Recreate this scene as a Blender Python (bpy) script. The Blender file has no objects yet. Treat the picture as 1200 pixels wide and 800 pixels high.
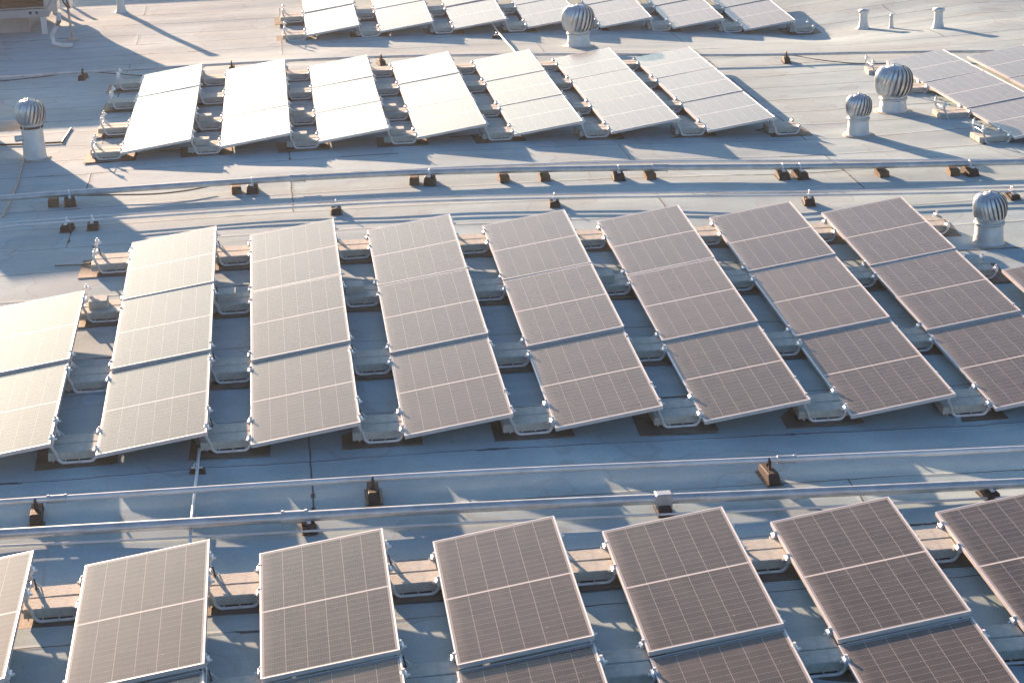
import bpy, math, random
from math import sin, cos, pi, radians, sqrt
from mathutils import Vector, Matrix
random.seed(7)
S = bpy.context.scene
COL = S.collection

# ------------------------------------------------------------------ survey of the roof
W, L = 0.99, 2.02                    # one module
TILT = 0.13856                       # module tilt, towards -x
CL = 0.135                            # low edge above the roof
# row: x0, y0, pitch, z, skew, slope x, curvature x, slope y
ROWS = {
    2: (-3.2474, 22.7144, 1.35746, .42647, -.01626, -.024018, -.005079, .02703),
    3: (-3.1964, 14.6262, 1.36497, .14059, -.02908, -.013428, -.001703, .015339),
    1: (-2.3497, 33.7482, 1.37598, .21260, -.04867, -.021056, -.006354, -.022493),
    0: (0.4375, 43.1850, 1.37630, .22034, -.01556, -.056574, -.011134, .028759)}
CAMH = 6.9441
F, YAW, PITCH, ROLL = 2350.51, .10912, .33754, -.03542

def zlow(n, c, t, clamp=True):
    x0, y0, pt, z, sk, sx, qx, sy = ROWS[n]
    cc = min(max(c, -.7), 6.5) if clamp else c
    z = z + sx*(cc-3) + qx*(cc-3)**2 - sy*L*t
    if n == 0 and c > 6.5: z += min(.3, (c-6.5)*.12)
    return z
KN = [(12.6, 3, 1), (14.63, 3, 0), (16.65, 2, 3), (22.7, 2, 0), (27.7, 1, 3), (33.75, 1, 0), (37.1, 0, 3), (43.2, 0, 1.2)]
def g_raw(x, y):
    def zr(n, t):
        x0, y0, pt = ROWS[n][:3]
        return zlow(n, (x-x0-.5)/pt, t) - CL
    if y <= KN[0][0]: return zr(3, 1)
    if y >= KN[-1][0]: return zr(0, 1.2)
    for a, b in zip(KN, KN[1:]):
        if y <= b[0]:
            u = (y-a[0])/(b[0]-a[0])
            return zr(a[1], a[2])*(1-u) + zr(b[1], b[2])*u
def g(x, y):
    return (g_raw(x, y-.9)+g_raw(x, y-.45)*2+g_raw(x, y)*2+g_raw(x, y+.45)*2+g_raw(x, y+.9))/8

# camera basis
fw = Vector((sin(YAW)*cos(PITCH), cos(YAW)*cos(PITCH), -sin(PITCH)))
r0 = Vector((cos(YAW), -sin(YAW), 0)); u0 = r0.cross(fw)
rt = r0*cos(ROLL)+u0*sin(ROLL); up = u0*cos(ROLL)-r0*sin(ROLL)
def at(px, py, h=0.0):
    """point of the roof (plus height h) seen at a pixel of the 1200x800 photograph"""
    v = fw + rt*((px-600)/F) + up*((400-py)/F)
    z = .2
    for _ in range(50):
        P = Vector((0, 0, CAMH)) + v*((z+h-CAMH)/v.z)
        z = .5*z + .5*g(P.x, P.y)
    return P

# ------------------------------------------------------------------ materials
def nodes(name):
    m = bpy.data.materials.new(name); m.use_nodes = True
    nt = m.node_tree; b = nt.nodes['Principled BSDF']
    return m, nt, b
def N(nt, t, **k):
    n = nt.nodes.new(t)
    for a, v in k.items(): setattr(n, a, v)
    return n
def math_(nt, op, a, b=None, c=None):
    n = N(nt, 'ShaderNodeMath', operation=op)
    for i, v in enumerate((a, b, c)):
        if v is None: continue
        if isinstance(v, (int, float)): n.inputs[i].default_value = v
        else: nt.links.new(v, n.inputs[i])
    return n.outputs[0]
def mix(nt, f, a, b):
    n = N(nt, 'ShaderNodeMix', data_type='RGBA')
    for i, v in ((0, f), (6, a), (7, b)):
        if isinstance(v, (int, float)): n.inputs[i].default_value = v
        elif isinstance(v, tuple): n.inputs[i].default_value = (*v, 1) if len(v) == 3 else v
        else: nt.links.new(v, n.inputs[i])
    return n.outputs[2]
def ramp(nt, f, p0, c0, p1, c1):
    n = N(nt, 'ShaderNodeValToRGB'); nt.links.new(f, n.inputs[0])
    e = n.color_ramp.elements
    e[0].position = p0; e[0].color = (*c0, 1); e[1].position = p1; e[1].color = (*c1, 1)
    return n.outputs[0]
def noise(nt, co, scale, detail=4, rough=.55, sc=None):
    if sc:
        mp = N(nt, 'ShaderNodeMapping'); mp.inputs['Scale'].default_value = sc
        nt.links.new(co, mp.inputs[0]); co = mp.outputs[0]
    n = N(nt, 'ShaderNodeTexNoise'); n.inputs['Scale'].default_value = scale
    n.inputs['Detail'].default_value = detail; n.inputs['Roughness'].default_value = rough
    nt.links.new(co, n.inputs['Vector'])
    return n.outputs['Fac']
def simple(name, col, rough=.5, metal=0., var=.12, scale=9., bump=.0, spec=.5, dirt=None):
    m, nt, b = nodes(name)
    co = N(nt, 'ShaderNodeTexCoord').outputs['Object']
    f = noise(nt, co, scale)
    lo = tuple(c*(1-var) for c in col); hi = tuple(min(1, c*(1+var)) for c in col)
    c = ramp(nt, f, .3, lo, .7, hi)
    if dirt:
        f2 = noise(nt, co, scale*.35, 5, .65)
        k = N(nt, 'ShaderNodeMapRange'); nt.links.new(f2, k.inputs[0])
        k.inputs[1].default_value = .5; k.inputs[2].default_value = .72; k.inputs[4].default_value = .7
        c = mix(nt, k.outputs[0], c, dirt)
    nt.links.new(c, b.inputs['Base Color'])
    b.inputs['Roughness'].default_value = rough; b.inputs['Metallic'].default_value = metal
    b.inputs['Specular IOR Level'].default_value = spec
    r = N(nt, 'ShaderNodeMapRange'); nt.links.new(f, r.inputs[0])
    r.inputs[3].default_value = max(.03, rough-.1); r.inputs[4].default_value = min(1, rough+.1)
    nt.links.new(r.outputs[0], b.inputs['Roughness'])
    if bump:
        bp = N(nt, 'ShaderNodeBump'); bp.inputs['Strength'].default_value = bump; bp.inputs['Distance'].default_value = .01
        nt.links.new(noise(nt, co, scale*6, 3), bp.inputs['Height']); nt.links.new(bp.outputs[0], b.inputs['Normal'])
    return m

def roof_material():
    m, nt, b = nodes('roof_membrane')
    co = N(nt, 'ShaderNodeTexCoord').outputs['Object']
    sep = N(nt, 'ShaderNodeSeparateXYZ'); nt.links.new(co, sep.inputs[0])
    # sheets wander a little: warp y with slow noise in x
    wob = noise(nt, co, .55, 3, .5, (1, .25, 1)); wob2 = noise(nt, co, 5., 2, .6, (1, .6, 1))
    y = math_(nt, 'ADD', sep.outputs['Y'], math_(nt, 'MULTIPLY', math_(nt, 'SUBTRACT', wob, .5), .16))
    y = math_(nt, 'ADD', y, math_(nt, 'MULTIPLY', math_(nt, 'SUBTRACT', wob2, .5), .035))
    cb = N(nt, 'ShaderNodeCombineXYZ'); nt.links.new(math_(nt, 'ADD', sep.outputs['X'], math_(nt, 'MULTIPLY', wob2, .04)), cb.inputs[0]); nt.links.new(y, cb.inputs[1])
    def brick(mortar, smooth, c1, c2, mc):
        k = N(nt, 'ShaderNodeTexBrick'); nt.links.new(cb.outputs[0], k.inputs['Vector'])
        k.offset = .37; k.offset_frequency = 3; k.squash = 1
        k.inputs['Scale'].default_value = 1
        k.inputs['Brick Width'].default_value = 7.3; k.inputs['Row Height'].default_value = .97
        k.inputs['Mortar Size'].default_value = mortar; k.inputs['Mortar Smooth'].default_value = smooth
        k.inputs['Bias'].default_value = 0
        k.inputs['Color1'].default_value = (*c1, 1); k.inputs['Color2'].default_value = (*c2, 1); k.inputs['Mortar'].default_value = (*mc, 1)
        return k
    k1 = brick(.009, .25, (.352, .455, .48), (.295, .39, .415), (.0, .0, .0))
    lap = brick(.05, 1., (.0,)*3, (.0,)*3, (1.,)*3)
    # tone: large stains, streaks along the sheets, fine granules
    big = noise(nt, co, .35, 6, .6); streak = noise(nt, co, 1.6, 5, .65, (.22, 1.6, 1)); fine = noise(nt, co, 38, 4, .7)
    base = k1.outputs['Color']
    c = mix(nt, k1.outputs['Fac'], base, mix(nt, streak, (.05, .05, .055), (.16, .15, .14)))
    tarm = math_(nt, 'MULTIPLY', math_(nt, 'GREATER_THAN', lap.outputs['Fac'], .62), math_(nt, 'GREATER_THAN', math_(nt, 'MULTIPLY', noise(nt, co, 2.6, 3, .6, (.6, 2, 1)), noise(nt, co, .5, 2, .5)), .345))
    seam_vis = N(nt, 'ShaderNodeMapRange'); nt.links.new(noise(nt, co, .8, 2, .5, (1, .3, 1)), seam_vis.inputs[0])
    seam_vis.inputs[1].default_value = .3; seam_vis.inputs[2].default_value = .55; seam_vis.inputs[3].default_value = .35
    c = mix(nt, math_(nt, 'MULTIPLY', k1.outputs['Fac'], seam_vis.outputs[0]), mix(nt, .5, (.352, .455, .48), (.295, .39, .415)), c)
    def mul(c, f, lo, hi):
        v = N(nt, 'ShaderNodeMapRange'); nt.links.new(f, v.inputs[0]); v.inputs[1].default_value = .25; v.inputs[2].default_value = .75
        v.inputs[3].default_value = lo; v.inputs[4].default_value = hi
        n = N(nt, 'ShaderNodeVectorMath', operation='SCALE'); nt.links.new(c, n.inputs[0]); nt.links.new(v.outputs[0], n.inputs['Scale'])
        return n.outputs[0]
    c = mul(c, big, .84, 1.14); c = mul(c, streak, .88, 1.1); c = mul(c, fine, .9, 1.1)
    c = mul(c, noise(nt, co, 3.1, 5, .7), .9, 1.08)
    # ponding stains with a tide line, foot-worn patches
    pn = noise(nt, co, .55, 3, .45)
    tide = math_(nt, 'LESS_THAN', math_(nt, 'ABSOLUTE', math_(nt, 'SUBTRACT', pn, .57)), .006)
    inside = math_(nt, 'GREATER_THAN', pn, .57)
    c = mix(nt, math_(nt, 'MULTIPLY', tide, math_(nt, 'MULTIPLY', streak, .45)), c, (.22, .22, .21))
    c = mix(nt, math_(nt, 'MULTIPLY', inside, .16), c, (.26, .27, .265))
    c = mix(nt, math_(nt, 'MULTIPLY', tarm, .8), c, (.045, .045, .047))
    # dirty scuffs and small dark spots
    sp = noise(nt, co, 6.5, 3, .6)
    q = N(nt, 'ShaderNodeMapRange'); nt.links.new(sp, q.inputs[0]); q.inputs[1].default_value = .71; q.inputs[2].default_value = .76; q.inputs[4].default_value = .5
    c = mix(nt, q.outputs[0], c, (.12, .11, .10))
    nt.links.new(c, b.inputs['Base Color'])
    b.inputs['Roughness'].default_value = .9; b.inputs['Specular IOR Level'].default_value = .05
    h = math_(nt, 'ADD', math_(nt, 'MULTIPLY', lap.outputs['Fac'], .5), math_(nt, 'MULTIPLY', fine, .16))
    h = math_(nt, 'ADD', h, math_(nt, 'MULTIPLY', k1.outputs['Fac'], -.5))
    h = math_(nt, 'ADD', h, math_(nt, 'MULTIPLY', streak, .5))
    bp = N(nt, 'ShaderNodeBump'); bp.inputs['Strength'].default_value = .6; bp.inputs['Distance'].default_value = .012
    nt.links.new(h, bp.inputs['Height']); nt.links.new(bp.outputs[0], b.inputs['Normal'])
    return m

def cell_material():
    m, nt, b = nodes('solar_cells')
    uv = N(nt, 'ShaderNodeTexCoord').outputs['UV']       # metres on the module
    sep = N(nt, 'ShaderNodeSeparateXYZ'); nt.links.new(uv, sep.inputs[0])
    u, v = sep.outputs['X'], sep.outputs['Y']
    Wg, Lg = W-.024, L-.03-.024
    mx, my, mid = .014, .016, .011
    cw = (Wg-2*mx)/6; ch = (Lg/2-my-mid)/12
    def dist_line(x, period, width):      # 1 on a line of the given width at multiples of the period
        f = math_(nt, 'PINGPONG', x, period/2)
        return math_(nt, 'LESS_THAN', f, width/2)
    ux = math_(nt, 'SUBTRACT', u, mx)
    vy = math_(nt, 'SUBTRACT', math_(nt, 'ABSOLUTE', math_(nt, 'SUBTRACT', v, Lg/2)), mid)
    gapx = dist_line(ux, cw, .0042); gapy = dist_line(vy, ch, .0026)
    midl = math_(nt, 'LESS_THAN', vy, 0)
    edge = math_(nt, 'MAXIMUM', math_(nt, 'LESS_THAN', ux, 0), math_(nt, 'GREATER_THAN', ux, Wg-2*mx))
    edge = math_(nt, 'MAXIMUM', edge, math_(nt, 'GREATER_THAN', vy, ch*12))
    white = math_(nt, 'MAXIMUM', math_(nt, 'MAXIMUM', gapx, gapy), math_(nt, 'MAXIMUM', midl, edge))
    bus = dist_line(ux, cw/9, .0011)
    oi = N(nt, 'ShaderNodeObjectInfo').outputs['Random']
    # every cell a slightly different dark
    fl = N(nt, 'ShaderNodeCombineXYZ'); nt.links.new(math_(nt, 'FLOOR', math_(nt, 'DIVIDE', ux, cw)), fl.inputs[0])
    nt.links.new(math_(nt, 'FLOOR', math_(nt, 'DIVIDE', vy, ch)), fl.inputs[1]); nt.links.new(oi, fl.inputs[2])
    wn = N(nt, 'ShaderNodeTexWhiteNoise'); nt.links.new(fl.outputs[0], wn.inputs['Vector'])
    cell = mix(nt, wn.outputs['Value'], (.010, .0095, .010), (.021, .019, .019))
    ob = N(nt, 'ShaderNodeTexCoord').outputs['Object']
    c = mix(nt, math_(nt, 'MULTIPLY', bus, .8), cell, (.12, .105, .10))
    c = mix(nt, white, c, (.21, .205, .20))
    c = mix(nt, midl, c, (.42, .41, .40))
    # dust film, streaked towards the low edge
    d1 = noise(nt, ob, 2.2, 5, .65, (2.5, .8, 1)); 
    dr = N(nt, 'ShaderNodeMapRange'); nt.links.new(d1, dr.inputs[0]); dr.inputs[1].default_value = .3; dr.inputs[2].default_value = .75
    dr.inputs[3].default_value = DUST[0]; dr.inputs[4].default_value = DUST[1]
    amt = math_(nt, 'ADD', dr.outputs[0], math_(nt, 'MULTIPLY', math_(nt, 'SUBTRACT', oi, .5), .05))
    # dirt that settles along the low edge
    le = N(nt, 'ShaderNodeMapRange'); nt.links.new(u, le.inputs[0]); le.inputs[1].default_value = .0; le.inputs[2].default_value = .09; le.inputs[3].default_value = .30; le.inputs[4].default_value = 0
    amt = math_(nt, 'ADD', amt, math_(nt, 'MULTIPLY', le.outputs[0], d1))
    c = mix(nt, amt, c, (.42, .38, .34))
    sp = noise(nt, ob, 24, 2, .5)
    q = N(nt, 'ShaderNodeMapRange'); nt.links.new(sp, q.inputs[0]); q.inputs[1].default_value = .76; q.inputs[2].default_value = .785; q.inputs[4].default_value = .55
    c = mix(nt, q.outputs[0], c, (.6, .58, .55))
    nt.links.new(c, b.inputs['Base Color'])
    b.inputs['IOR'].default_value = 1.5
    b.inputs['Specular IOR Level'].default_value = .022; b.inputs['Specular Tint'].default_value = (.93, .96, 1, 1)
    b.inputs['Coat Weight'].default_value = 1; b.inputs['Coat Roughness'].default_value = .14; b.inputs['Coat IOR'].default_value = 1.35
    b.inputs['Sheen Weight'].default_value = .13; b.inputs['Sheen Roughness'].default_value = .32; b.inputs['Sheen Tint'].default_value = (.93, .97, 1, 1)
    rr = N(nt, 'ShaderNodeMapRange'); nt.links.new(d1, rr.inputs[0]); rr.inputs[3].default_value = GLASS_R-.02; rr.inputs[4].default_value = GLASS_R+.04
    nt.links.new(rr.outputs[0], b.inputs['Roughness'])
    bp = N(nt, 'ShaderNodeBump'); bp.inputs['Strength'].default_value = .12; bp.inputs['Distance'].default_value = .004
    nt.links.new(noise(nt, ob, 3.0, 2, .5), bp.inputs['Height']); nt.links.new(bp.outputs[0], b.inputs['Normal'])
    return m
DUST = (.01, .075)
GLASS_R = .84

M = {
    'roof': roof_material(), 'cells': cell_material(),
    'alu': simple('anodised_aluminium', (.58, .57, .56), .38, .35, .05, 6),
    'back': simple('white_backsheet', (.6, .6, .6), .6),
    'tube': simple('white_coated_tube', (.66, .66, .65), .35, .25, .08, 12, dirt=(.34, .31, .27)),
    'clamp': simple('bright_metal_clamp', (.82, .80, .77), .35, .2, .08, 30),
    'paver': simple('concrete_paver', (.42, .43, .39), .85, 0, .16, 14, .5, .25, dirt=(.30, .28, .24)),
    'mat': simple('rubber_slip_sheet', (.105, .095, .075), .7, 0, .2, 8, .3, .35),
    'galv': simple('galvanised_steel', (.46, .49, .50), .46, .55, .2, 7, .15, dirt=(.42, .44, .46)),
    'conduit': simple('pale_painted_conduit', (.62, .63, .63), .4, .2, .07, 5, dirt=(.42, .4, .37)),
    'block': simple('recycled_rubber_block', (.036, .031, .027), .75, 0, .35, 12, .5, .3),
    'wood': simple('weathered_timber_block', (.11, .078, .048), .8, 0, .3, 10, .5, .25),
    'black': simple('black_rubber', (.018, .018, .019), .5, 0, .2, 12),
    'vane': simple('turbine_aluminium', (.56, .59, .61), .36, .75, .14, 11, dirt=(.30, .31, .31)),
    'sheet': simple('sheet_metal_stack', (.60, .61, .61), .48, .45, .1, 5, .1, dirt=(.42, .40, .37)),
    'mastic': simple('sealant_collar', (.40, .36, .29), .8, 0, .25, 12, .5),
    'unit': simple('painted_unit_panel', (.34, .36, .38), .5, .1, .08, 3, dirt=(.25, .25, .24)),
    'dark': simple('dark_louvre_metal', (.035, .03, .028), .6, .2, .2, 5),
    'core': simple('vent_inner_metal', (.17, .18, .185), .6, .2, .2, 5),
    'white': simple('white_paint', (.62, .62, .60), .5, 0, .08, 6, dirt=(.42, .4, .36)),
    'tan': simple('tan_duct_paint', (.52, .46, .39), .55, 0, .08, 6),
    'green': simple('green_fitting', (.03, .12, .09), .5, 0, .1, 10),
}

# ------------------------------------------------------------------ mesh builder
class MB:
    def __init__(s): s.v = []; s.f = []; s.sm = []; s.uv = {}
    def add(s, vs, fs, smooth=False):
        o = len(s.v); s.v += [tuple(p) for p in vs]
        for f in fs: s.f.append(tuple(i+o for i in f)); s.sm.append(smooth)
    def box(s, x0, x1, y0, y1, z0, z1, top=None, bev=0.0):
        """axis box; top = (inset x, inset y) tapers the upper face; bev chamfers the top edges"""
        ix, iy = top or (0, 0)
        if bev:
            zb = z1-bev
            k = (zb-z0)/(z1-z0)
            rings = [(x0, x1, y0, y1, z0), (x0+ix*k, x1-ix*k, y0+iy*k, y1-iy*k, zb), (x0+ix+bev, x1-ix-bev, y0+iy+bev, y1-iy-bev, z1)]
        else: rings = [(x0, x1, y0, y1, z0), (x0+ix, x1-ix, y0+iy, y1-iy, z1)]
        vs = []
        for a, b_, c, d, z in rings: vs += [(a, c, z), (b_, c, z), (b_, d, z), (a, d, z)]
        fs = [(3, 2, 1, 0)]
        for r in range(len(rings)-1):
            for i in range(4):
                j = (i+1) % 4
                fs.append((r*4+i, r*4+j, r*4+4+j, r*4+4+i))
        n = (len(rings)-1)*4; fs.append((n, n+1, n+2, n+3))
        s.add(vs, fs)
    def tube(s, pts, r, n=8, cap=True, rs=None):
        pts = [Vector(p) for p in pts]; rings = []
        ref = None
        for i, p in enumerate(pts):
            d = (pts[min(i+1, len(pts)-1)]-pts[max(i-1, 0)]).normalized()
            if ref is None:
                ref = Vector((0, 0, 1)) if abs(d.z) < .9 else Vector((1, 0, 0))
            a = (ref - d*ref.dot(d)).normalized(); ref = a; b = d.cross(a)
            rr = rs[i] if rs else r
            rings.append([p+a*(rr*cos(2*pi*k/n))+b*(rr*sin(2*pi*k/n)) for k in range(n)])
        vs = [q for R in rings for q in R]; fs = []
        for i in range(len(pts)-1):
            for k in range(n):
                l = (k+1) % n
                fs.append((i*n+k, i*n+l, i*n+n+l, i*n+n+k))
        s.add(vs, fs, True)
        if cap:
            s.add(rings[0], [tuple(reversed(range(n)))]); s.add(rings[-1], [tuple(range(n))])
    def lathe(s, prof, n=32, c=(0, 0, 0), smooth=True):
        vs = []; fs = []
        for r, z in prof:
            for k in range(n): vs.append((c[0]+r*cos(2*pi*k/n), c[1]+r*sin(2*pi*k/n), c[2]+z))
        for i in range(len(prof)-1):
            for k in range(n):
                l = (k+1) % n
                fs.append((i*n+k, i*n+l, i*n+n+l, i*n+n+k))
        s.add(vs, fs, smooth)
    def mesh(s, name, mat):
        me = bpy.data.meshes.new(name); me.from_pydata(s.v, [], s.f); me.materials.append(mat)
        me.polygons.foreach_set('use_smooth', s.sm); me.update()
        return me
    def build(s, name, mat, parent=None):
        o = bpy.data.objects.new(name, s.mesh(name, mat)); COL.objects.link(o); o.parent = parent
        return o
def tag(o, label=None, cat=None, group=None, kind=None):
    for k, v in (('label', label), ('category', cat), ('group', group), ('kind', kind)):
        if v: o[k] = v
    return o
def empty(name, loc=(0, 0, 0), rz=0):
    o = bpy.data.objects.new(name, None); COL.objects.link(o); o.location = loc; o.rotation_euler.z = rz
    o.empty_display_size = .2
    return o
def copy_tree(o, parent=None):
    c = o.copy(); COL.objects.link(c)
    if parent: c.parent = parent
    for ch in list(o.children): copy_tree(ch, c)
    return c
class Proto:
    """the first use takes the prototype itself, later ones a copy of the thing and its parts"""
    def __init__(s, make): s.make = make; s.o = None
    def __call__(s):
        if s.o is None: s.o = s.make(); return s.o
        return copy_tree(s.o)
def arc(cx, cy, r, a0, a1, n=5):
    return [(cx+r*cos(radians(a0+(a1-a0)*i/n)), cy+r*sin(radians(a0+(a1-a0)*i/n))) for i in range(n+1)]

# ------------------------------------------------------------------ roof surface
def hash2(i, j):
    v = math.sin(i*127.1+j*311.7)*43758.5453
    return v-math.floor(v)
def vnoise(x, y):
    i, j = math.floor(x), math.floor(y); a, b = x-i, y-j
    a = a*a*(3-2*a); b = b*b*(3-2*b)
    return (hash2(i, j)*(1-a)+hash2(i+1, j)*a)*(1-b)+(hash2(i, j+1)*(1-a)+hash2(i+1, j+1)*a)*b
def axis(a, b, fine0, fine1, st):
    o = []; x = fine0
    while x <= fine1: o.append(x); x += st
    x = fine0; s_ = st
    while x > a: s_ *= 1.6; x -= s_; o.insert(0, x)
    x = o[-1]; s_ = st
    while x < b: s_ *= 1.6; x += s_; o.append(x)
    return o
XS = axis(-120, 130, -9, 19, .2); YS = axis(-90, 160, 9, 48, .13)
vs = []
for y in YS:
    for x in XS:
        z = g(x, y)
        if -9.5 < x < 19.5 and 8 < y < 49:
            z += (vnoise(x*.5+3, y*1.1)-.5)*.030 + (vnoise(x*.9, y*2.3+9)-.5)*.012
        if y > 49 or y < 8 or abs(x-5) > 15: z -= .0
        vs.append((x, y, z))
nx = len(XS)
fs = [(j*nx+i, j*nx+i+1, (j+1)*nx+i+1, (j+1)*nx+i) for j in range(len(YS)-1) for i in range(nx-1)]
mb = MB(); mb.add(vs, fs, True)
roof = mb.build('roof_ground', M['roof']); tag(roof, kind='structure')

# ------------------------------------------------------------------ solar modules
ORD = ['first', 'second', 'third', 'fourth', 'fifth', 'sixth', 'seventh', 'eighth', 'ninth', 'tenth']
def panel_mesh():
    root = empty('solar_panel')
    fr = MB(); h = .035; lip = .012; Lp = L-.018
    # frame: four sides with a lip around the glass; glass sits 2 mm below the lip
    fr.box(0, lip, 0, Lp, -h, 0); fr.box(W-lip, W, 0, Lp, -h, 0)
    fr.box(lip, W-lip, 0, lip, -h, 0); fr.box(lip, W-lip, Lp-lip, Lp, -h, 0)
    fr.box(lip, W-lip, lip, lip+.02, -h, -h+.003); fr.box(lip, W-lip, Lp-lip-.02, Lp-lip, -h, -h+.003)
    fr.build('frame', M['alu'], root)
    gl = MB(); gl.add([(lip, lip, -.0015), (W-lip, lip, -.0015), (W-lip, Lp-lip, -.0015), (lip, Lp-lip, -.0015)], [(0, 1, 2, 3)])
    o = gl.build('cell_glass', M['cells'], root)
    uvl = o.data.uv_layers.new(name='m')
    for i, co in enumerate(((0, 0), (W-.024, 0), (W-.024, Lp-2*lip), (0, Lp-2*lip))): uvl.data[i].uv = co
    bk = MB(); bk.add([(lip, lip, -.008), (W-lip, lip, -.008), (W-lip, Lp-lip, -.008), (lip, Lp-lip, -.008)], [(3, 2, 1, 0)])
    bk.build('backsheet', M['back'], root)
    return root
new_panel = Proto(panel_mesh)
ct, st_ = cos(TILT), sin(TILT)
def put_panel(n, c, k, lift, label, group, jit=True, dy=0):
    """k = 0,1,2: back, middle, front module of the column"""
    x0, y0, pt, z, sk, sx, qx, sy = ROWS[n]
    o = new_panel()
    X = Vector((ct, 0, st_)); Y = Vector((0, 1, sy)).normalized(); Z = X.cross(Y).normalized()
    dj = random.uniform(-.004, .004) if jit else 0
    X = (X + Z*random.uniform(-.0035, .0035)).normalized(); Y = (Y+Z*random.uniform(-.0025, .0025)).normalized(); Z = X.cross(Y).normalized()
    p = Vector((x0+pt*c+dj, y0-L*(k+1)+.009+sk*c+dy, zlow(n, c, k+1)+lift))
    o.matrix_world = Matrix(((X.x, Y.x, Z.x, p.x), (X.y, Y.y, Z.y, p.y), (X.z, Y.z, Z.z, p.z), (0, 0, 0, 1)))
    tag(o, label, 'solar panel', group)
    return o
POS = ['rear', 'middle', 'front']
LIFT2 = [.028, .024, 0]
for c in range(9):
    for k in range(3):
        if c in (0, 8) and k == 0: continue
        if c == 8 and k == 2: continue
        look = 'glaring white' if c < 2 else 'pale grey' if c < 4 else 'grey gridded'
        lf = LIFT2[k]
        if c >= 5 and k == 0: lf = .028+.003*(c-4)
        pos = POS[k]
        put_panel(2, c, k, lf, f'{look} solar panel, {pos} one of the {ORD[c]} column from left, middle row', 'solar panels of the middle row', dy=-.4 if c == 8 else 0)
for c in range(7):
    for k in range(3):
        put_panel(1, c, k, [.008, .004, 0][k]+random.uniform(0, .003),
                  f'glare-white solar panel, {POS[k]} one of the {ORD[c]} column from left, row above the middle row', 'solar panels of the second row from the top')
for i, c in enumerate((8.93, 9.93)):
    for k in range(3):
        if i == 1 and k == 2: continue
        put_panel(1, c, k, [.02, .01, 0][k], f'white solar panel, {POS[k]} one of the {ORD[i]} column beside the turbine vents, upper right', 'solar panels at the upper right', dy=-1.2)
for c in range(7):
    for k in (0, 1):
        look = 'pale gridded' if c < 2 else 'grey gridded' if c < 4 else 'dark gridded'
        if c == 0 and k == 1: continue
        put_panel(3, c, k, [.036, 0][k], f'{look} solar panel, {("upper", "lower")[k]} one of the {ORD[c]} column from left, nearest row', 'solar panels of the nearest row')
for c in range(7):
    for k in (1, 2):
        put_panel(0, c, k, [0, .012, 0][k], f'white solar panel, {("", "cut-off rear", "front")[k]} one of the {ORD[c]} column from left, topmost row', 'solar panels of the topmost row')

# ------------------------------------------------------------------ racking supports, pavers, slip sheets
GX = (1.366-W*ct)/2
ZH, ZL = CL+W*st_, CL
HS = .205                                # half the distance between the two hoops
def support_mesh(wire):
    root = empty('panel_support')
    for sgn in (-1, 1):
        y = sgn*HS
        pr = [(-GX-.012, ZH-.035), (-GX-.004, ZH-.10), (-GX+.03, .10)] + arc(-GX+.10, .085, .068, 180, 270) + arc(GX-.075, .085, .068, 270, 350) + [(GX+.0, ZL-.035)]
        t = MB(); t.tube([(x, y, z) for x, z in pr], .0145, 8); t.build('hoop', M['tube'], root)
    t = MB()
    for x in (-.20, -.09, .03, .14):
        t.tube([(x, -HS, .034), (x, HS, .034)], .0055, 6)
    t.tube([(-GX+.005, -HS, .19), (-GX+.005, HS, .19)], .006, 6)
    t.tube([(-GX+.01, HS, .17), (-.06, HS, .035)], .005, 6)
    t.build('tray_rods', M['tube'], root)
    for sgn in (-1, 1):
        for x, z, d in ((-GX, ZH, 1), (GX, ZL, -1)):
            t = MB(); y = sgn*HS
            t.box(x-.017, x+.017, y-.023, y+.023, z-.045, z+.008, bev=.004)
            t.tube([(x+d*.022, y-.038, z-.010), (x+d*.020, y+.038, z-.010)], .011, 8)
            t.tube([(x+d*.004, y, z), (x+d*.004, y, z+.034)], .013, 8)
            t.tube([(x, y, z-.02), (x+d*.050, y, z-.02)], .010, 8)
            t.build('clamp', M['clamp'], root)
    if wire:
        t = MB()
        t.tube([(-GX-.05, HS-.02, ZH-.05), (-GX-.02, HS-.05, ZH-.09), (-GX+.02, HS-.03, .19), (-GX+.035, HS-.05, .12), (-GX-.05, HS-.1, .05), (-GX-.2, HS-.06, .016), (-GX-.5, HS-.02, .014)], .008, 6)
        t.build('cable', M['black'], root)
    return root
sup = [Proto(lambda: support_mesh(False)), Proto(lambda: support_mesh(True))]
def paver_mesh(w, d, h):
    def f():
        t = MB(); t.box(-w/2, w/2, -d/2, d/2, 0, h, top=(.003, .003), bev=.006)
        return t.build('concrete_paver', M['paver'])
    return f
paver = Proto(paver_mesh(.46, .19, .075)); block = Proto(paver_mesh(.20, .20, .085))
def mat_mesh():
    t = MB(); t.box(-.36, .36, -.32, .32, 0, .008)
    return t.build('slip_sheet', M['mat'])
sheet = Proto(mat_mesh)
def slope_rot(n, yaw=0):
    a = math.atan(ROWS[n][7]); return (a, 0, yaw)
SUPD = (.42, 2.05, 4.03, 5.70)
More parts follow.
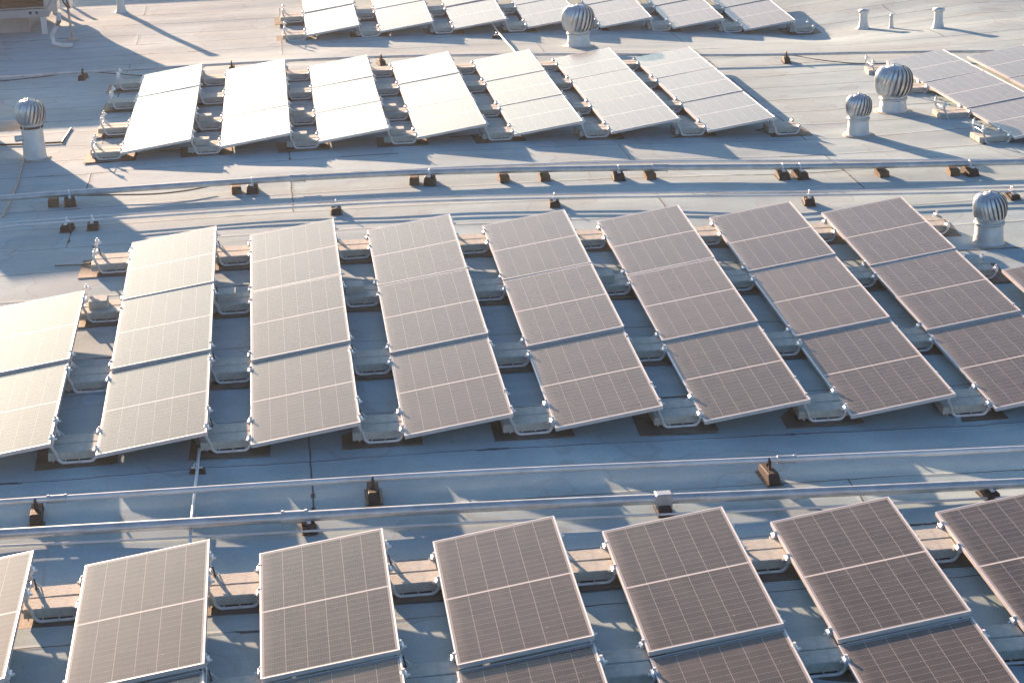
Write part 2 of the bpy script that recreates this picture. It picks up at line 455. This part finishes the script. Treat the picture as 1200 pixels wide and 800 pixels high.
def put_support(n, cg, j, where, rowname, extra=None):
    """support number j (0 = farthest) in the gap to the right of column cg"""
    x0, y0, pt, z, sk, sx, qx, sy = ROWS[n]
    x = x0+pt*(cg+1)-GX; d = SUPD[j]; y = y0-d+sk*(cg+.5)-(1.2 if cg == 7.93 else 0)
    zb = (zlow(n, cg, d/L, False)+zlow(n, cg+1, d/L, False))/2 - CL
    if not (-.8 < cg < 6.6): zb = zlow(n, max(0, min(6, round(cg))) if cg < 7 else cg+1, d/L) - CL
    gz = g(x, y)
    zb = min(zb, gz+.03)
    rot = slope_rot(n, random.uniform(-.02, .02))
    jn = ('rearmost', 'second', 'third', 'front')[j]
    m_ = sheet(); m_.location = (x+random.uniform(-.03, .03), y+random.uniform(-.03, .03), zb+.004); m_.rotation_euler = (rot[0], 0, random.uniform(-.04, .04))
    tag(m_, f'dark slip sheet under the {jn} support {where}, {rowname}', 'rubber mat', 'slip sheets under the supports')
    s_ = sup[1 if (random.random() < .6 and cg >= 0 and cg != 7.93) else 0](); s_.location = (x, y, zb); s_.rotation_euler = rot
    tag(s_, f'white tubular hoop support, {jn} one {where}, {rowname}', 'panel support', 'hoop supports between the panel columns')
    one = extra == 'block'
    for q, (dy, nm) in enumerate(((.10, 'rear'), (-.10, 'front'))):
        p = paver(); p.location = (x-.015+random.uniform(-.02, .02), y+dy, zb+.041+sy*dy); p.rotation_euler = (rot[0], 0, random.uniform(-.03, .03))
        tag(p, f'{nm} concrete paver in the {jn} support {where}, {rowname}', 'paver', 'concrete ballast pavers in the supports')
    if one:
        p = block(); p.location = (x-.055, y+random.uniform(-.02, .02), zb+.119); p.rotation_euler = (rot[0], 0, random.uniform(-.05, .05))
        tag(p, f'small square block atop pavers, {jn} support {where}, {rowname}', 'ballast block', 'square blocks on the pavers')
R2n, R1n, R3n, R0n = 'middle row', 'row above middle row', 'nearest row', 'topmost row'
for cg in range(0, 8):
    for j in range(4):
        if cg == 7 and j == 3: continue
        put_support(2, cg, j, f'between {ORD[cg]} and {ORD[cg+1]} columns', R2n, 'block' if (j == 1 and cg in (0, 1, 2, 4)) else None)
for cg in range(-1, 7):
    for j in range(4):
        w = 'left of the first column' if cg < 0 else 'right of the last column' if cg == 6 else f'between {ORD[cg]} and {ORD[cg+1]} columns'
        if cg == 6 and j < 3: continue
        put_support(1, cg, j, w, R1n, 'block' if (j in (2, 3) and 0 <= cg < 3) else None)
for j in range(4): put_support(1, 7.93, j, 'left of first column', 'upper right array')
for cg in range(0, 6):
    for j in (0, 1):
        put_support(3, cg, j, f'between {ORD[cg]} and {ORD[cg+1]} columns', R3n)
for cg in range(-1, 7):
    for j in (2, 3):
        w = 'left of the first column' if cg < 0 else 'right of the last column' if cg == 6 else f'between {ORD[cg]} and {ORD[cg+1]} columns'
        if cg == 6 and j == 2: continue
        put_support(0, cg, j, w, R0n)

# ------------------------------------------------------------------ pipes and conduits across the roof
def run(pix, h, x0=-10, x1=20, sag=0):
    P = [at(a, b, h) for a, b in pix]
    # least squares y = a + b x + c x^2
    n = len(P); deg = 3 if n > 3 else 2
    A = [[p.x**k for k in range(deg)] for p in P]
    ATA = [[sum(A[i][r]*A[i][c] for i in range(n)) for c in range(deg)] for r in range(deg)]
    ATb = [sum(A[i][r]*P[i].y for i in range(n)) for r in range(deg)]
    co = Matrix(ATA).inverted() @ Vector(ATb) if deg == 3 else Matrix(ATA).inverted() @ Vector(ATb)
    xa, xb = P[0].x, P[-1].x
    def yy(x):
        xc = min(max(x, xa), xb)
        v = sum(co[k]*xc**k for k in range(deg)); s_ = sum(k*co[k]*xc**(k-1) for k in range(1, deg))
        return v+s_*(x-xc)
    pts = []; x = x0
    while x <= x1: pts.append((x, yy(x), g(x, yy(x))+h)); x += .4
    z = [p[2] for p in pts]
    for _ in range(6): z = [z[0]]+[(z[i-1]+2*z[i]+z[i+1])/4 for i in range(1, len(z)-1)]+[z[-1]]
    pts = [(p[0], p[1], zz+.004*sin(p[0]*1.3)) for p, zz in zip(pts, z)]
    return pts, yy
def pipe(name, pix, h, r, mat, label, cat, coup=(), group=None, cmat='galv', **k):
    pts, yy = run(pix, h, **k)
    root = empty(name, (pts[0][0], pts[0][1], 0)); o = Vector(pts[0]); o.z = 0
    loc = [Vector(p)-Vector((pts[0][0], pts[0][1], 0)) for p in pts]
    t = MB(); t.tube(loc, r, 14); t.build('tube', M[mat], root)
    for px in coup:
        x = at(*px, h).x; q = MB()
        def P(x): return Vector((x-pts[0][0], yy(x)-pts[0][1], interp(pts, x)))
        ln = r*1.6+.03
        q.tube([P(x-ln), P(x+ln)], r*1.22, 16)
        q.tube([P(x-ln-.006), P(x-ln+.014)], r*1.4, 16); q.tube([P(x+ln-.014), P(x+ln+.006)], r*1.4, 16)
        q.build('coupling', M[cmat], root)
    tag(root, label, cat, group)
    return pts, yy
def interp(pts, x):
    for a, b in zip(pts, pts[1:]):
        if x <= b[0]: return a[2]+(b[2]-a[2])*(x-a[0])/(b[0]-a[0])
    return pts[-1][2]
P1 = pipe('conduit_pipe', [(0, 588), (200, 575.5), (400, 563.5), (600, 552), (800, 542), (1000, 533.5), (1200, 527.5)], .155, .028, 'conduit',
          'slimmer pale grey pipe, upper of the two pipes below the middle row', 'pipe', coup=[(67, 583), (922, 538)])
P2 = pipe('steel_pipe', [(0, 625.5), (200, 613.5), (400, 602), (600, 592), (800, 583.5), (1000, 574), (1200, 567)], .11, .044, 'galv',
          'thick galvanised pipe just above the nearest row of panels', 'pipe', coup=[(345, 605)])
P2b = pipe('thin_conduit', [(0, 640), (200, 629.5), (400, 619), (800, 602), (1200, 582)], .03, .011, 'conduit',
           'thin grey conduit running just below the thick galvanised pipe', 'conduit')
P3 = pipe('steel_pipe', [(0, 230.5), (150, 222), (300, 214.5), (450, 206), (600, 199.5), (750, 195), (900, 193), (1050, 192), (1200, 193)], .135, .040, 'galv',
          'long galvanised pipe below the second row of panels', 'pipe', coup=[(349, 212), (772, 195)])
P3b = pipe('thin_conduit', [(430, 203), (600, 194.5), (750, 190.5), (900, 188.5), (1050, 188.5), (1200, 188)], .145, .020, 'conduit',
           'slim grey conduit hugging the back of the long galvanised pipe', 'conduit', x0=1.3)
P4 = pipe('far_pipe', [(0, 90), (200, 78.5), (437, 70), (620, 65.5), (800, 62), (1000, 62), (1200, 62)], .12, .022, 'galv',
          'narrow grey pipe between the two upper rows of panels', 'pipe')
C1 = pipe('thin_conduit', [(0, 261), (300, 244), (600, 229.5), (900, 221.5), (1200, 221)], .11, .013, 'conduit',
          'rear one of two thin parallel conduits behind the middle row', 'conduit')
C2 = pipe('thin_conduit', [(0, 265), (300, 248.5), (600, 234), (900, 226), (1200, 226)], .11, .013, 'conduit',
          'front one of two thin parallel conduits behind the middle row', 'conduit')
# faint cable hanging under the far pipe and along the roof
def cable(name, pts, r, label, mat='black', cat='cable', h=.0):
    P = [at(a, b, h)+Vector((0, 0, r+.002)) for a, b in pts]
    # smooth with Catmull-Rom
    out = []
    for i in range(len(P)-1):
        a, b, c, d = P[max(i-1, 0)], P[i], P[i+1], P[min(i+2, len(P)-1)]
        for k in range(6):
            t = k/6
            out.append(.5*((2*b)+(c-a)*t+(2*a-5*b+4*c-d)*t*t+(3*b-a-3*c+d)*t**3))
    out.append(P[-1]); o = out[0].copy()
    t = MB(); t.tube([p-o for p in out], r, 7); ob = t.build(name, M[mat]); ob.location = o
    return tag(ob, label, cat)
cable('sagging_cable', [(-30, 97), (0, 96), (50, 91), (90, 85.5), (130, 87), (165, 89.5), (200, 88)], .010, 'thin dark cable sagging beneath the narrow pipe at upper left', h=.04)
cable('sagging_cable', [(900, 65), (930, 66), (960, 71), (1000, 75), (1040, 75), (1080, 73)], .008, 'thin dark cable lying below the narrow pipe at upper right', h=.02)
cable('loose_cable', [(90, 230), (130, 229.5), (180, 228.5), (215, 225), (245, 219.5)], .010, 'brown cable drooping below the long galvanised pipe at left', mat='wood', h=.05)
cable('bent_rod', [(-6, 171), (20, 170.5), (55, 169), (72, 168), (73.5, 167), (84, 151.5)], .014, 'dark bent rod on the roof beside the left turbine vent', cat='rod')
cable('ground_cable', [(31, 178), (24, 205), (16, 228), (3, 256)], .013, 'dark cable running down the roof from left turbine vent', mat='mastic')
cable('conduit_drop', [(237, 508), (233.5, 530), (231, 556), (228, 580), (226, 600), (222.5, 638), (221, 655)], .015, 'white conduit crossing under both pipes at lower left', mat='conduit', cat='conduit', h=.035)
cable('conduit_drop', [(576, 28), (583, 38), (592, 49), (601, 59), (606, 66)], .017, 'white conduit running between the topmost rows of panels', mat='conduit', cat='conduit', h=.06)
o = cable('green_fitting', [(224, 515), (229, 519), (236, 527)], .016, 'dark green fitting at upper end of the white conduit', mat='green', cat='fitting', h=.05)

# supports under the pipes
HT = {id(P1[1]): .155, id(P2[1]): .11, id(P3[1]): .135, id(P4[1]): .12, id(C2[1]): .11}
def pipe_block(kind, top):
    def f():
        root = empty('pipe_support')
        t = MB()
        if kind == 'sleeper':
            t.box(-.065, .065, -.10, .13, 0, .085, top=(.004, .004), bev=.006); t.build('block', M['wood'], root)
        else:
            if kind == 'post': t.box(-.06, .06, -.21, .17, 0, .095, top=(.006, .05), bev=.008)
            else: t.box(-.075, .075, -.14, .14, 0, .088, top=(.012, .02), bev=.008)
            t.build('block', M['block'], root)
            q = MB(); q.box(-.085, .085, -.225 if kind == 'post' else -.155, .155, -.004, .006); q.build('foot_pad', M['black'], root)
        s_ = MB()
        if kind == 'strut':
            s_.box(-.02, .02, -.10, .10, .096, .112)
            s_.tube([(-.0, -.03, .10), (-.0, -.03, top)], .008, 8); s_.tube([(0, .05, .10), (0, .05, top)], .008, 8)
            s_.tube([(0, .05, top), (0, .03, top+.03), (0, -.01, top+.03), (0, -.03, top)], .007, 6)
            s_.build('strap', M['clamp'], root)
        elif kind == 'post':
            s_.box(-.013, .013, -.05, -.028, .09, top, bev=.003); s_.box(-.013, .013, .032, .05, .09, top-.02, bev=.003)
            s_.tube([(-.0, -.045, top-.01), (0, -.02, top+.01), (0, .02, top+.01), (0, .045, top-.02)], .011, 8)
            s_.build('strap', M['dark'], root)
        elif kind == 'saddle':
            s_.box(-.085, .085, -.062, .062, .05, top+.005, bev=.008)
            s_.build('strap', M['galv'], root)
        return root
    return f
pb = {k: Proto(pipe_block(k, t)) for k, t in (('sleeper', .1), ('strut', .15), ('post', .185), ('saddle', .205))}
def put_block(kind, px, py, label, dy=.0, rz=None, sc=1, on=None):
    P = at(px, py); o = pb[kind]()
    y = on[1](P.x)+dy if on else P.y+.12+dy
    z = interp(on[0], P.x)-HT[id(on[1])] if on else g(P.x, y)
    o.location = (P.x, y, z); o.scale = (sc, sc, sc)
    o.rotation_euler.z = random.uniform(-.15, .15) if rz is None else rz
    tag(o, label, 'pipe support', 'rubber and timber blocks that carry the pipes')
put_block('post', 42, 614, 'brown block with dark post under the slimmer pipe, at the left edge', rz=.05, sc=.88, on=P1)
put_block('post', 439, 590, 'brown block with dark post under the slimmer pipe, near the middle', rz=0, sc=.88, on=P1)
put_block('post', 904, 564, 'brown block with dark post under the slimmer pipe, at right', rz=.08, sc=.88, on=P1)
put_block('strut', 362, 628, 'dark strapped block under the thick pipe, beside its coupling', rz=.1, sc=.8, on=P2)
put_block('saddle', 780, 604, 'silver saddle block under the thick pipe, right of the middle', rz=0, sc=.8, on=P2)
put_block('strut', 1160, 584, 'dark block under the thick pipe near the right edge', rz=.1, sc=.8, on=P2)
for i, (px, py, k, lb) in enumerate([
    (64, 238, 'sleeper', 'left block of the leftmost pair under the long galvanised pipe'),
    (82, 240, 'strut', 'right strapped block of the leftmost pair under the long galvanised pipe'),
    (277, 227, 'sleeper', 'left block of the pair below the second column of upper panels'),
    (296, 229, 'strut', 'right strapped block of the pair below the second column of upper panels'),
    (486, 216, 'sleeper', 'left block of the pair below the fourth column of upper panels'),
    (505, 218, 'strut', 'right strapped block of the pair below the fourth column of upper panels'),
    (589, 208.5, 'sleeper', 'lone dark block under the long pipe, below the fifth upper column'),
    (636, 206.5, 'sleeper', 'lone tan-sided block under the long pipe, left of the silver strapped block'),
    (724, 208, 'strut', 'silver strapped block under the long pipe, below the sixth upper column'),
    (757, 202.5, 'sleeper', 'low block under the long pipe just right of the silver strapped block'),
    (912, 203.5, 'strut', 'left strapped block of the pair near the seventh upper column'),
    (935, 206, 'strut', 'right strapped block of the pair near the seventh upper column'),
    (1031, 204, 'sleeper', 'lone timber block under the long pipe below the smaller turbine vent'),
    (1116, 203, 'sleeper', 'left timber block of the rightmost pair under the long pipe'),
    (1142, 207.5, 'strut', 'right dark block of the rightmost pair under the long pipe')]):
    put_block(k, px, py, lb, sc=1.0, dy=-.02, on=P3)
for px, py, lb in [(78, 273, 'left dark block of the leftmost pair under the thin conduits'), (108, 271, 'right dark block of the leftmost pair under the thin conduits'),
                   (395, 255, 'dark block under the thin conduits behind the third middle-row column'), (651, 243, 'dark block under the thin conduits behind the fifth middle-row column'),
                   (946, 237, 'tan-sided block under the thin conduits behind the seventh middle-row column'), (1191, 237, 'tan-sided block under the thin conduits at the right edge')]:
    put_block('strut', px, py, lb, dy=.04, sc=.9, on=C2)
for px, py, lb in [(97, 95, 'dark block under the narrow far pipe at upper left'), (272, 82, 'dark block under the narrow far pipe between first two upper columns'), (448, 79, 'black block under the narrow far pipe between third and fourth upper columns'),
                   (924, 74, 'tan-sided block under the narrow far pipe at upper right')]:
    put_block('post', px, py, lb, sc=.9, on=P4)
put_block('strut', 231, 561, 'small black block holding the white conduit at lower left', rz=1.5, sc=.5)
put_block('strut', 584, 47, 'small black block holding the white conduit between the topmost rows', rz=1.2, sc=.7)

# ------------------------------------------------------------------ turbine vents
def turbine(px, py, H, Rh, Rb, label, collar=False, spin=1, nv=22):
    P = at(px, py); x, y = P.x, P.y+Rb
    root = empty('turbine_vent', (x, y, g(x, y)-.01)); tag(root, label, 'turbine vent', 'spinning turbine vents')
    hh = Rh*1.5; zb = H-hh                    # head from zb to H
    t = MB(); t.lathe([(Rb*1.22, 0), (Rb*1.2, .012), (Rb*1.10, .03), (Rb*1.05, .06), (Rb*1.02, .10), (Rb, zb*.5), (Rb*.99, zb*.5+.004), (Rb*.97, zb-.03), (Rb*.97, zb)], 36)
    t.build('stack', M['sheet'], root)
    t = MB()
    t.lathe([(Rb*1.5, .0), (Rb*1.45, .012), (Rb*1.3, .018), (Rb*1.12, .022)], 28); t.build('flashing', M['mastic'], root)
    t = MB(); z1 = zb-.035
    t.lathe([(Rb*1.0, z1-.03), (Rb*1.06, z1-.028), (Rb*1.07, z1+.0), (Rb*1.0, z1+.004)], 36)
    t.build('collar', M['black' if collar else 'galv'], root)
    # vanes: curved blades from the bottom ring to the top cap, bulging to the head radius
    t = MB(); n = 12
    for k in range(nv):
        a0 = 2*pi*k/nv; vs_ = []
        for i in range(n+1):
            u = i/n; ph = -.46*pi + u*.90*pi
            r = Rb*.92 + (Rh-Rb*.92)*max(0, cos(ph))**.75 if u < .5 else Rh*.30+(Rh-Rh*.30)*max(0, cos(ph))**.75
            z = zb + hh*(.5+.5*sin(ph))
            tw = a0 + spin*.55*(u-.5)
            wdt = 2*pi/nv*(1.12)
            for q, (fa, fr) in enumerate(((0, 1.0), (.45, .985), (1.0, .84))):
                a = tw+wdt*fa
                vs_.append((r*fr*cos(a), r*fr*sin(a), z))
        fs_ = []
        for i in range(n):
            for q in range(2): fs_.append((i*3+q, i*3+q+1, i*3+q+4, i*3+q+3))
        t.add(vs_, fs_, True)
    t.build('vanes', M['vane'], root)
    t = MB(); t.lathe([(Rb*.8, zb), (Rb*.8, zb+.01), (Rh*.42, H-hh*.3), (.001, H-hh*.28)], 20); t.build('core', M['core'], root)
    t = MB(); t.lathe([(Rb*1.02, zb-.004), (Rb*1.06, zb), (Rb*1.06, zb+.02), (Rb*.95, zb+.024)], 36)
    t.build('head_rim', M['vane'], root); t = MB()
    t.lathe([(Rh*.44, H-.022), (Rh*.42, H-.004), (Rh*.2, H+.008), (.012, H+.012), (.012, H+.03), (.001, H+.031)], 28)
    t.build('cap', M['vane'], root)
    # bracing straps over the head
    t = MB()
    for a in (.9, .9+pi/2, .9+pi, .9+1.5*pi):
        if not collar and a > 2.6: continue
        pts = [(Rb*1.08*cos(a), Rb*1.08*sin(a), zb-.06)]
        for i in range(9):
            ph = radians(-42+i*16.5); pts.append((Rh*1.05*cos(ph)*cos(a), Rh*1.05*cos(ph)*sin(a), zb+hh*.52+hh*.56*sin(ph)))
        t.tube(pts, .006, 6)
    t.build('brace', M['conduit'], root)
    if collar:
        t = MB(); t.tube([(-Rb*.9, -.05, zb*.62), (-Rb*1.5, -.09, zb*.62)], .045, 12); t.build('side_box', M['sheet'], root)
    return root
turbine(40, 188, .84, .215, .155, 'turbine vent with black collar at the left edge, beside the bent rod', collar=True)
turbine(680, 56, .74, .30, .20, 'wide turbine vent standing in front of the topmost row of panels')
turbine(1051, 133, .69, .29, .195, 'larger of two turbine vents by the upper right array')
turbine(1009, 160, .58, .19, .15, 'smaller turbine vent, left of the larger one by the upper right array')
turbine(1164, 290, .61, .20, .165, 'turbine vent behind the right end of the middle row', spin=-1)

# ------------------------------------------------------------------ small vent pipes
def vent(px, py, H, r, label, capw=1.35):
    P = at(px, py); x, y = P.x, P.y+r
    root = empty('vent_pipe', (x, y, g(x, y)-.01)); tag(root, label, 'vent pipe', 'small vent pipes standing on the roof')
    t = MB(); t.lathe([(r*1.9, 0), (r*1.35, .04), (r*1.12, .12), (r, .16), (r, H)], 20); t.build('pipe', M['white'], root)
    t = MB(); t.lathe([(r*.5, H-.045), (r*capw, H-.05), (r*capw, H), (.001, H+.02)], 20); t.build('cap', M['sheet'], root)
vent(1013, 34, .36, .075, 'left vent pipe of the three at the upper right corner')
vent(1045, 33.5, .26, .032, 'thinnest middle vent pipe of the three at the upper right corner', 1.1)
vent(1101, 34, .38, .08, 'right vent pipe of the three at the upper right corner')
vent(142, 15, 1.0, .075, 'tall white vent pipe with long shadow at the upper left')

# ------------------------------------------------------------------ rooftop units
def unit(x0, x1, y0, y1, zb, H, label, name='rooftop_unit'):
    zg = g((x0+x1)/2, y0)
    root = empty(name, ((x0+x1)/2, (y0+y1)/2, zg)); tag(root, label, 'rooftop unit')
    w, d = (x1-x0)/2, (y1-y0)/2
    t = MB(); t.box(-w+.04, w-.04, -d+.05, d-.04, zb+.17, H, bev=.02); t.build('cabinet', M['unit'], root)
    t = MB(); t.box(-w, w, -d, d, zb, zb+.155, bev=.004); t.build('base_rail', M['unit'], root)
    t = MB()
    z = zb+.22
    while z < H-.3:
        t.add([(-w+.1, -d+.045, z), (w-.1, -d+.045, z), (w-.1, -d-.005, z+.05), (-w+.1, -d-.005, z+.05),
               (-w+.1, -d+.045, z+.012), (w-.1, -d+.045, z+.012), (w-.1, -d-.005, z+.062), (-w+.1, -d-.005, z+.062)],
              [(0, 1, 2, 3), (7, 6, 5, 4), (3, 2, 6, 7), (0, 3, 7, 4), (2, 1, 5, 6)])
        z += .07
    t.box(-w+.08, w-.08, -d+.046, -d+.05, zb+.19, H-.25)
    t.build('louvres', M['dark'], root)
    t = MB(); t.box(-w+.3, w-.45, -d+.45, d-.1, -.05, zb-.003); t.build('light_blocker', M['unit'], root)  # solid block added under the base to stop sun passing beneath
    for sx in (-1, 1):
        for sy_ in (-1, 1):
            t = MB(); t.box(sx*(w-.12)-.05, sx*(w-.12)+.05, sy_*(d-.12)-.05, sy_*(d-.12)+.05, -.02, zb, bev=.004); t.build('leg', M['white'], root)
    return root
U = unit(-8.1, -4.42, 39.2, 41.6, .36, 2.0, 'grey rooftop unit with dark louvres at the top left corner')
t = MB()
t.box(-.62, -.40, -1.206, -1.2015, .43, .47); t.build('latch', M['dark'], U).location.x = 1.2
for x in (1.50, 1.62):
    t = MB(); t.tube([(x, -1.215, .45), (x, -1.2, .45)], .03, 12); t.build('knob', M['dark'], U)
unit(-6.5, -4.85, 30.2, 31.4, .1, 1.85, 'grey unit outside the left edge that shades the roof by the left turbine vent')
unit(-9.5, .8, 46.5, 48, .2, .95, 'low grey unit beyond the top edge that shades the roof at the upper left')
# curved drain duct below the unit's corner
p = at(66, 58); o = empty('drain_duct', (p.x, p.y, p.z)); tag(o, 'white curved duct foot under the corner of the rooftop unit', 'duct')
t = MB(); t.tube([(.02, .95, .50), (.0, .75, .36), (-.1, .45, .20), (-.06, .2, .08), (.12, .1, .045), (.3, .12, .04)], .04, 12); t.build('pipe', M['white'], o)
t = MB(); t.box(-.0, .05, .40, .9, .36, .40); t.build('bracket', M['dark'], o)
# mast with cable beside the unit
p = at(85, 47); o = empty('mast', (p.x, p.y, p.z)); tag(o, 'slim mast with a looped cable beside the rooftop unit', 'mast')
t = MB(); t.tube([(0, 0, 0), (-.05, 0, 1.35)], .022, 10); t.build('pole', M['mastic'], o)
t = MB(); t.lathe([(.12, 0), (.10, .03), (.03, .06), (.03, .09)], 16); t.build('foot', M['mastic'], o)
t = MB(); t.tube([(-.12, 0, 1.3), (-.09, -.01, .95), (-.14, -.02, .82), (-.05, -.03, .66), (.02, -.03, .6), (-.03, -.03, .75), (-.06, -.02, .95), (-.03, -.02, 1.2)], .016, 8); t.build('cable', M['black'], o)
# downpipes right of the unit
p = at(76, 9); 
for dx, lb in ((-.13, 'left'), (.14, 'right')):
    q = MB(); q.box(-.035, .035, -.03, .03, 0, .3, bev=.004); ob = q.build('strut_post', M['white']); ob.location = (p.x+dx, p.y, p.z)
    tag(ob, f'{lb} one of two pale upright posts beside the rooftop unit', 'post')
# tan duct left of the first turbine
a = at(40, 188); yy_ = a.y+.5; zt = g(a.x, yy_)
ob = empty('side_duct', (a.x-.12, yy_, zt)); tag(ob, 'tan horizontal duct with a black end ring behind the left turbine vent', 'duct')
t = MB(); t.tube([(0, 0, .42), (-2.6, 0, .42)], .075, 18); t.build('duct', M['tan'], ob)
t = MB(); t.tube([(-.02, 0, .42), (.035, 0, .42)], .095, 18); t.build('end_ring', M['black'], ob)
for x in (-.9, -2.2):
    t = MB(); t.box(x-.03, x+.03, -.04, .04, -.01, .35); t.build('leg', M['galv'], ob)

# ------------------------------------------------------------------ thin scattering volume added to stand in for lens flare veil
zs = [v[2] for v in vs]
t = MB(); t.box(min(XS)-3, max(XS)+3, min(YS)-3, max(YS)+3, min(zs)-1, 8.2)
hm = bpy.data.materials.new('lens_veil'); hm.use_nodes = True; hn = hm.node_tree; hn.nodes.remove(hn.nodes['Principled BSDF'])
pv = hn.nodes.new('ShaderNodeVolumePrincipled'); pv.inputs['Density'].default_value = .0004; pv.inputs['Anisotropy'].default_value = .5
pv.inputs['Color'].default_value = (.9, .95, 1, 1)
hn.links.new(pv.outputs[0], hn.nodes['Material Output'].inputs['Volume'])
tag(t.build('lens_veil', hm), kind='stuff')

# ------------------------------------------------------------------ sky, sun, camera
def mix_mul(nt, c, k):
    n = nt.nodes.new('ShaderNodeVectorMath'); n.operation = 'MULTIPLY'; nt.links.new(c, n.inputs[0]); n.inputs[1].default_value = k
    return n.outputs[0]
EL, AZ = radians(11), radians(-68.5)
w = bpy.data.worlds.new('World'); S.world = w; w.use_nodes = True
nt = w.node_tree; sky = nt.nodes.new('ShaderNodeTexSky'); sky.sky_type = 'NISHITA'
sky.sun_disc = False; sky.sun_elevation = EL
sd = Vector((-cos(AZ)*cos(EL), -sin(AZ)*cos(EL), sin(EL)))       # towards the sun
sky.sun_rotation = math.atan2(sd.x, sd.y)
sky.air_density = 1.0; sky.dust_density = 2.3; sky.ozone_density = 2.5
bg = nt.nodes['Background']; nt.links.new(mix_mul(nt, sky.outputs[0], (.76, .92, 1.03)), bg.inputs[0]); bg.inputs[1].default_value = .063
sl = bpy.data.lights.new('sun', 'SUN'); sl.energy = 5; sl.angle = radians(.5); sl.color = (1, .635, .42)
so = bpy.data.objects.new('sun', sl); COL.objects.link(so)
so.rotation_euler = (-sd).to_track_quat('-Z', 'Y').to_euler(); so.location = (0, 0, 30)

cam = bpy.data.cameras.new('camera'); co_ = bpy.data.objects.new('camera', cam); COL.objects.link(co_)
cam.sensor_width = 36; cam.lens = F/1200*36; cam.clip_end = 2000; cam.clip_start = .1
co_.matrix_world = Matrix(((rt.x, up.x, -fw.x, 0), (rt.y, up.y, -fw.y, 0), (rt.z, up.z, -fw.z, CAMH), (0, 0, 0, 1)))
S.camera = co_
v = S.view_settings; v.view_transform = 'Standard'; v.look = 'None'; v.gamma = 1; v.exposure = 2.12
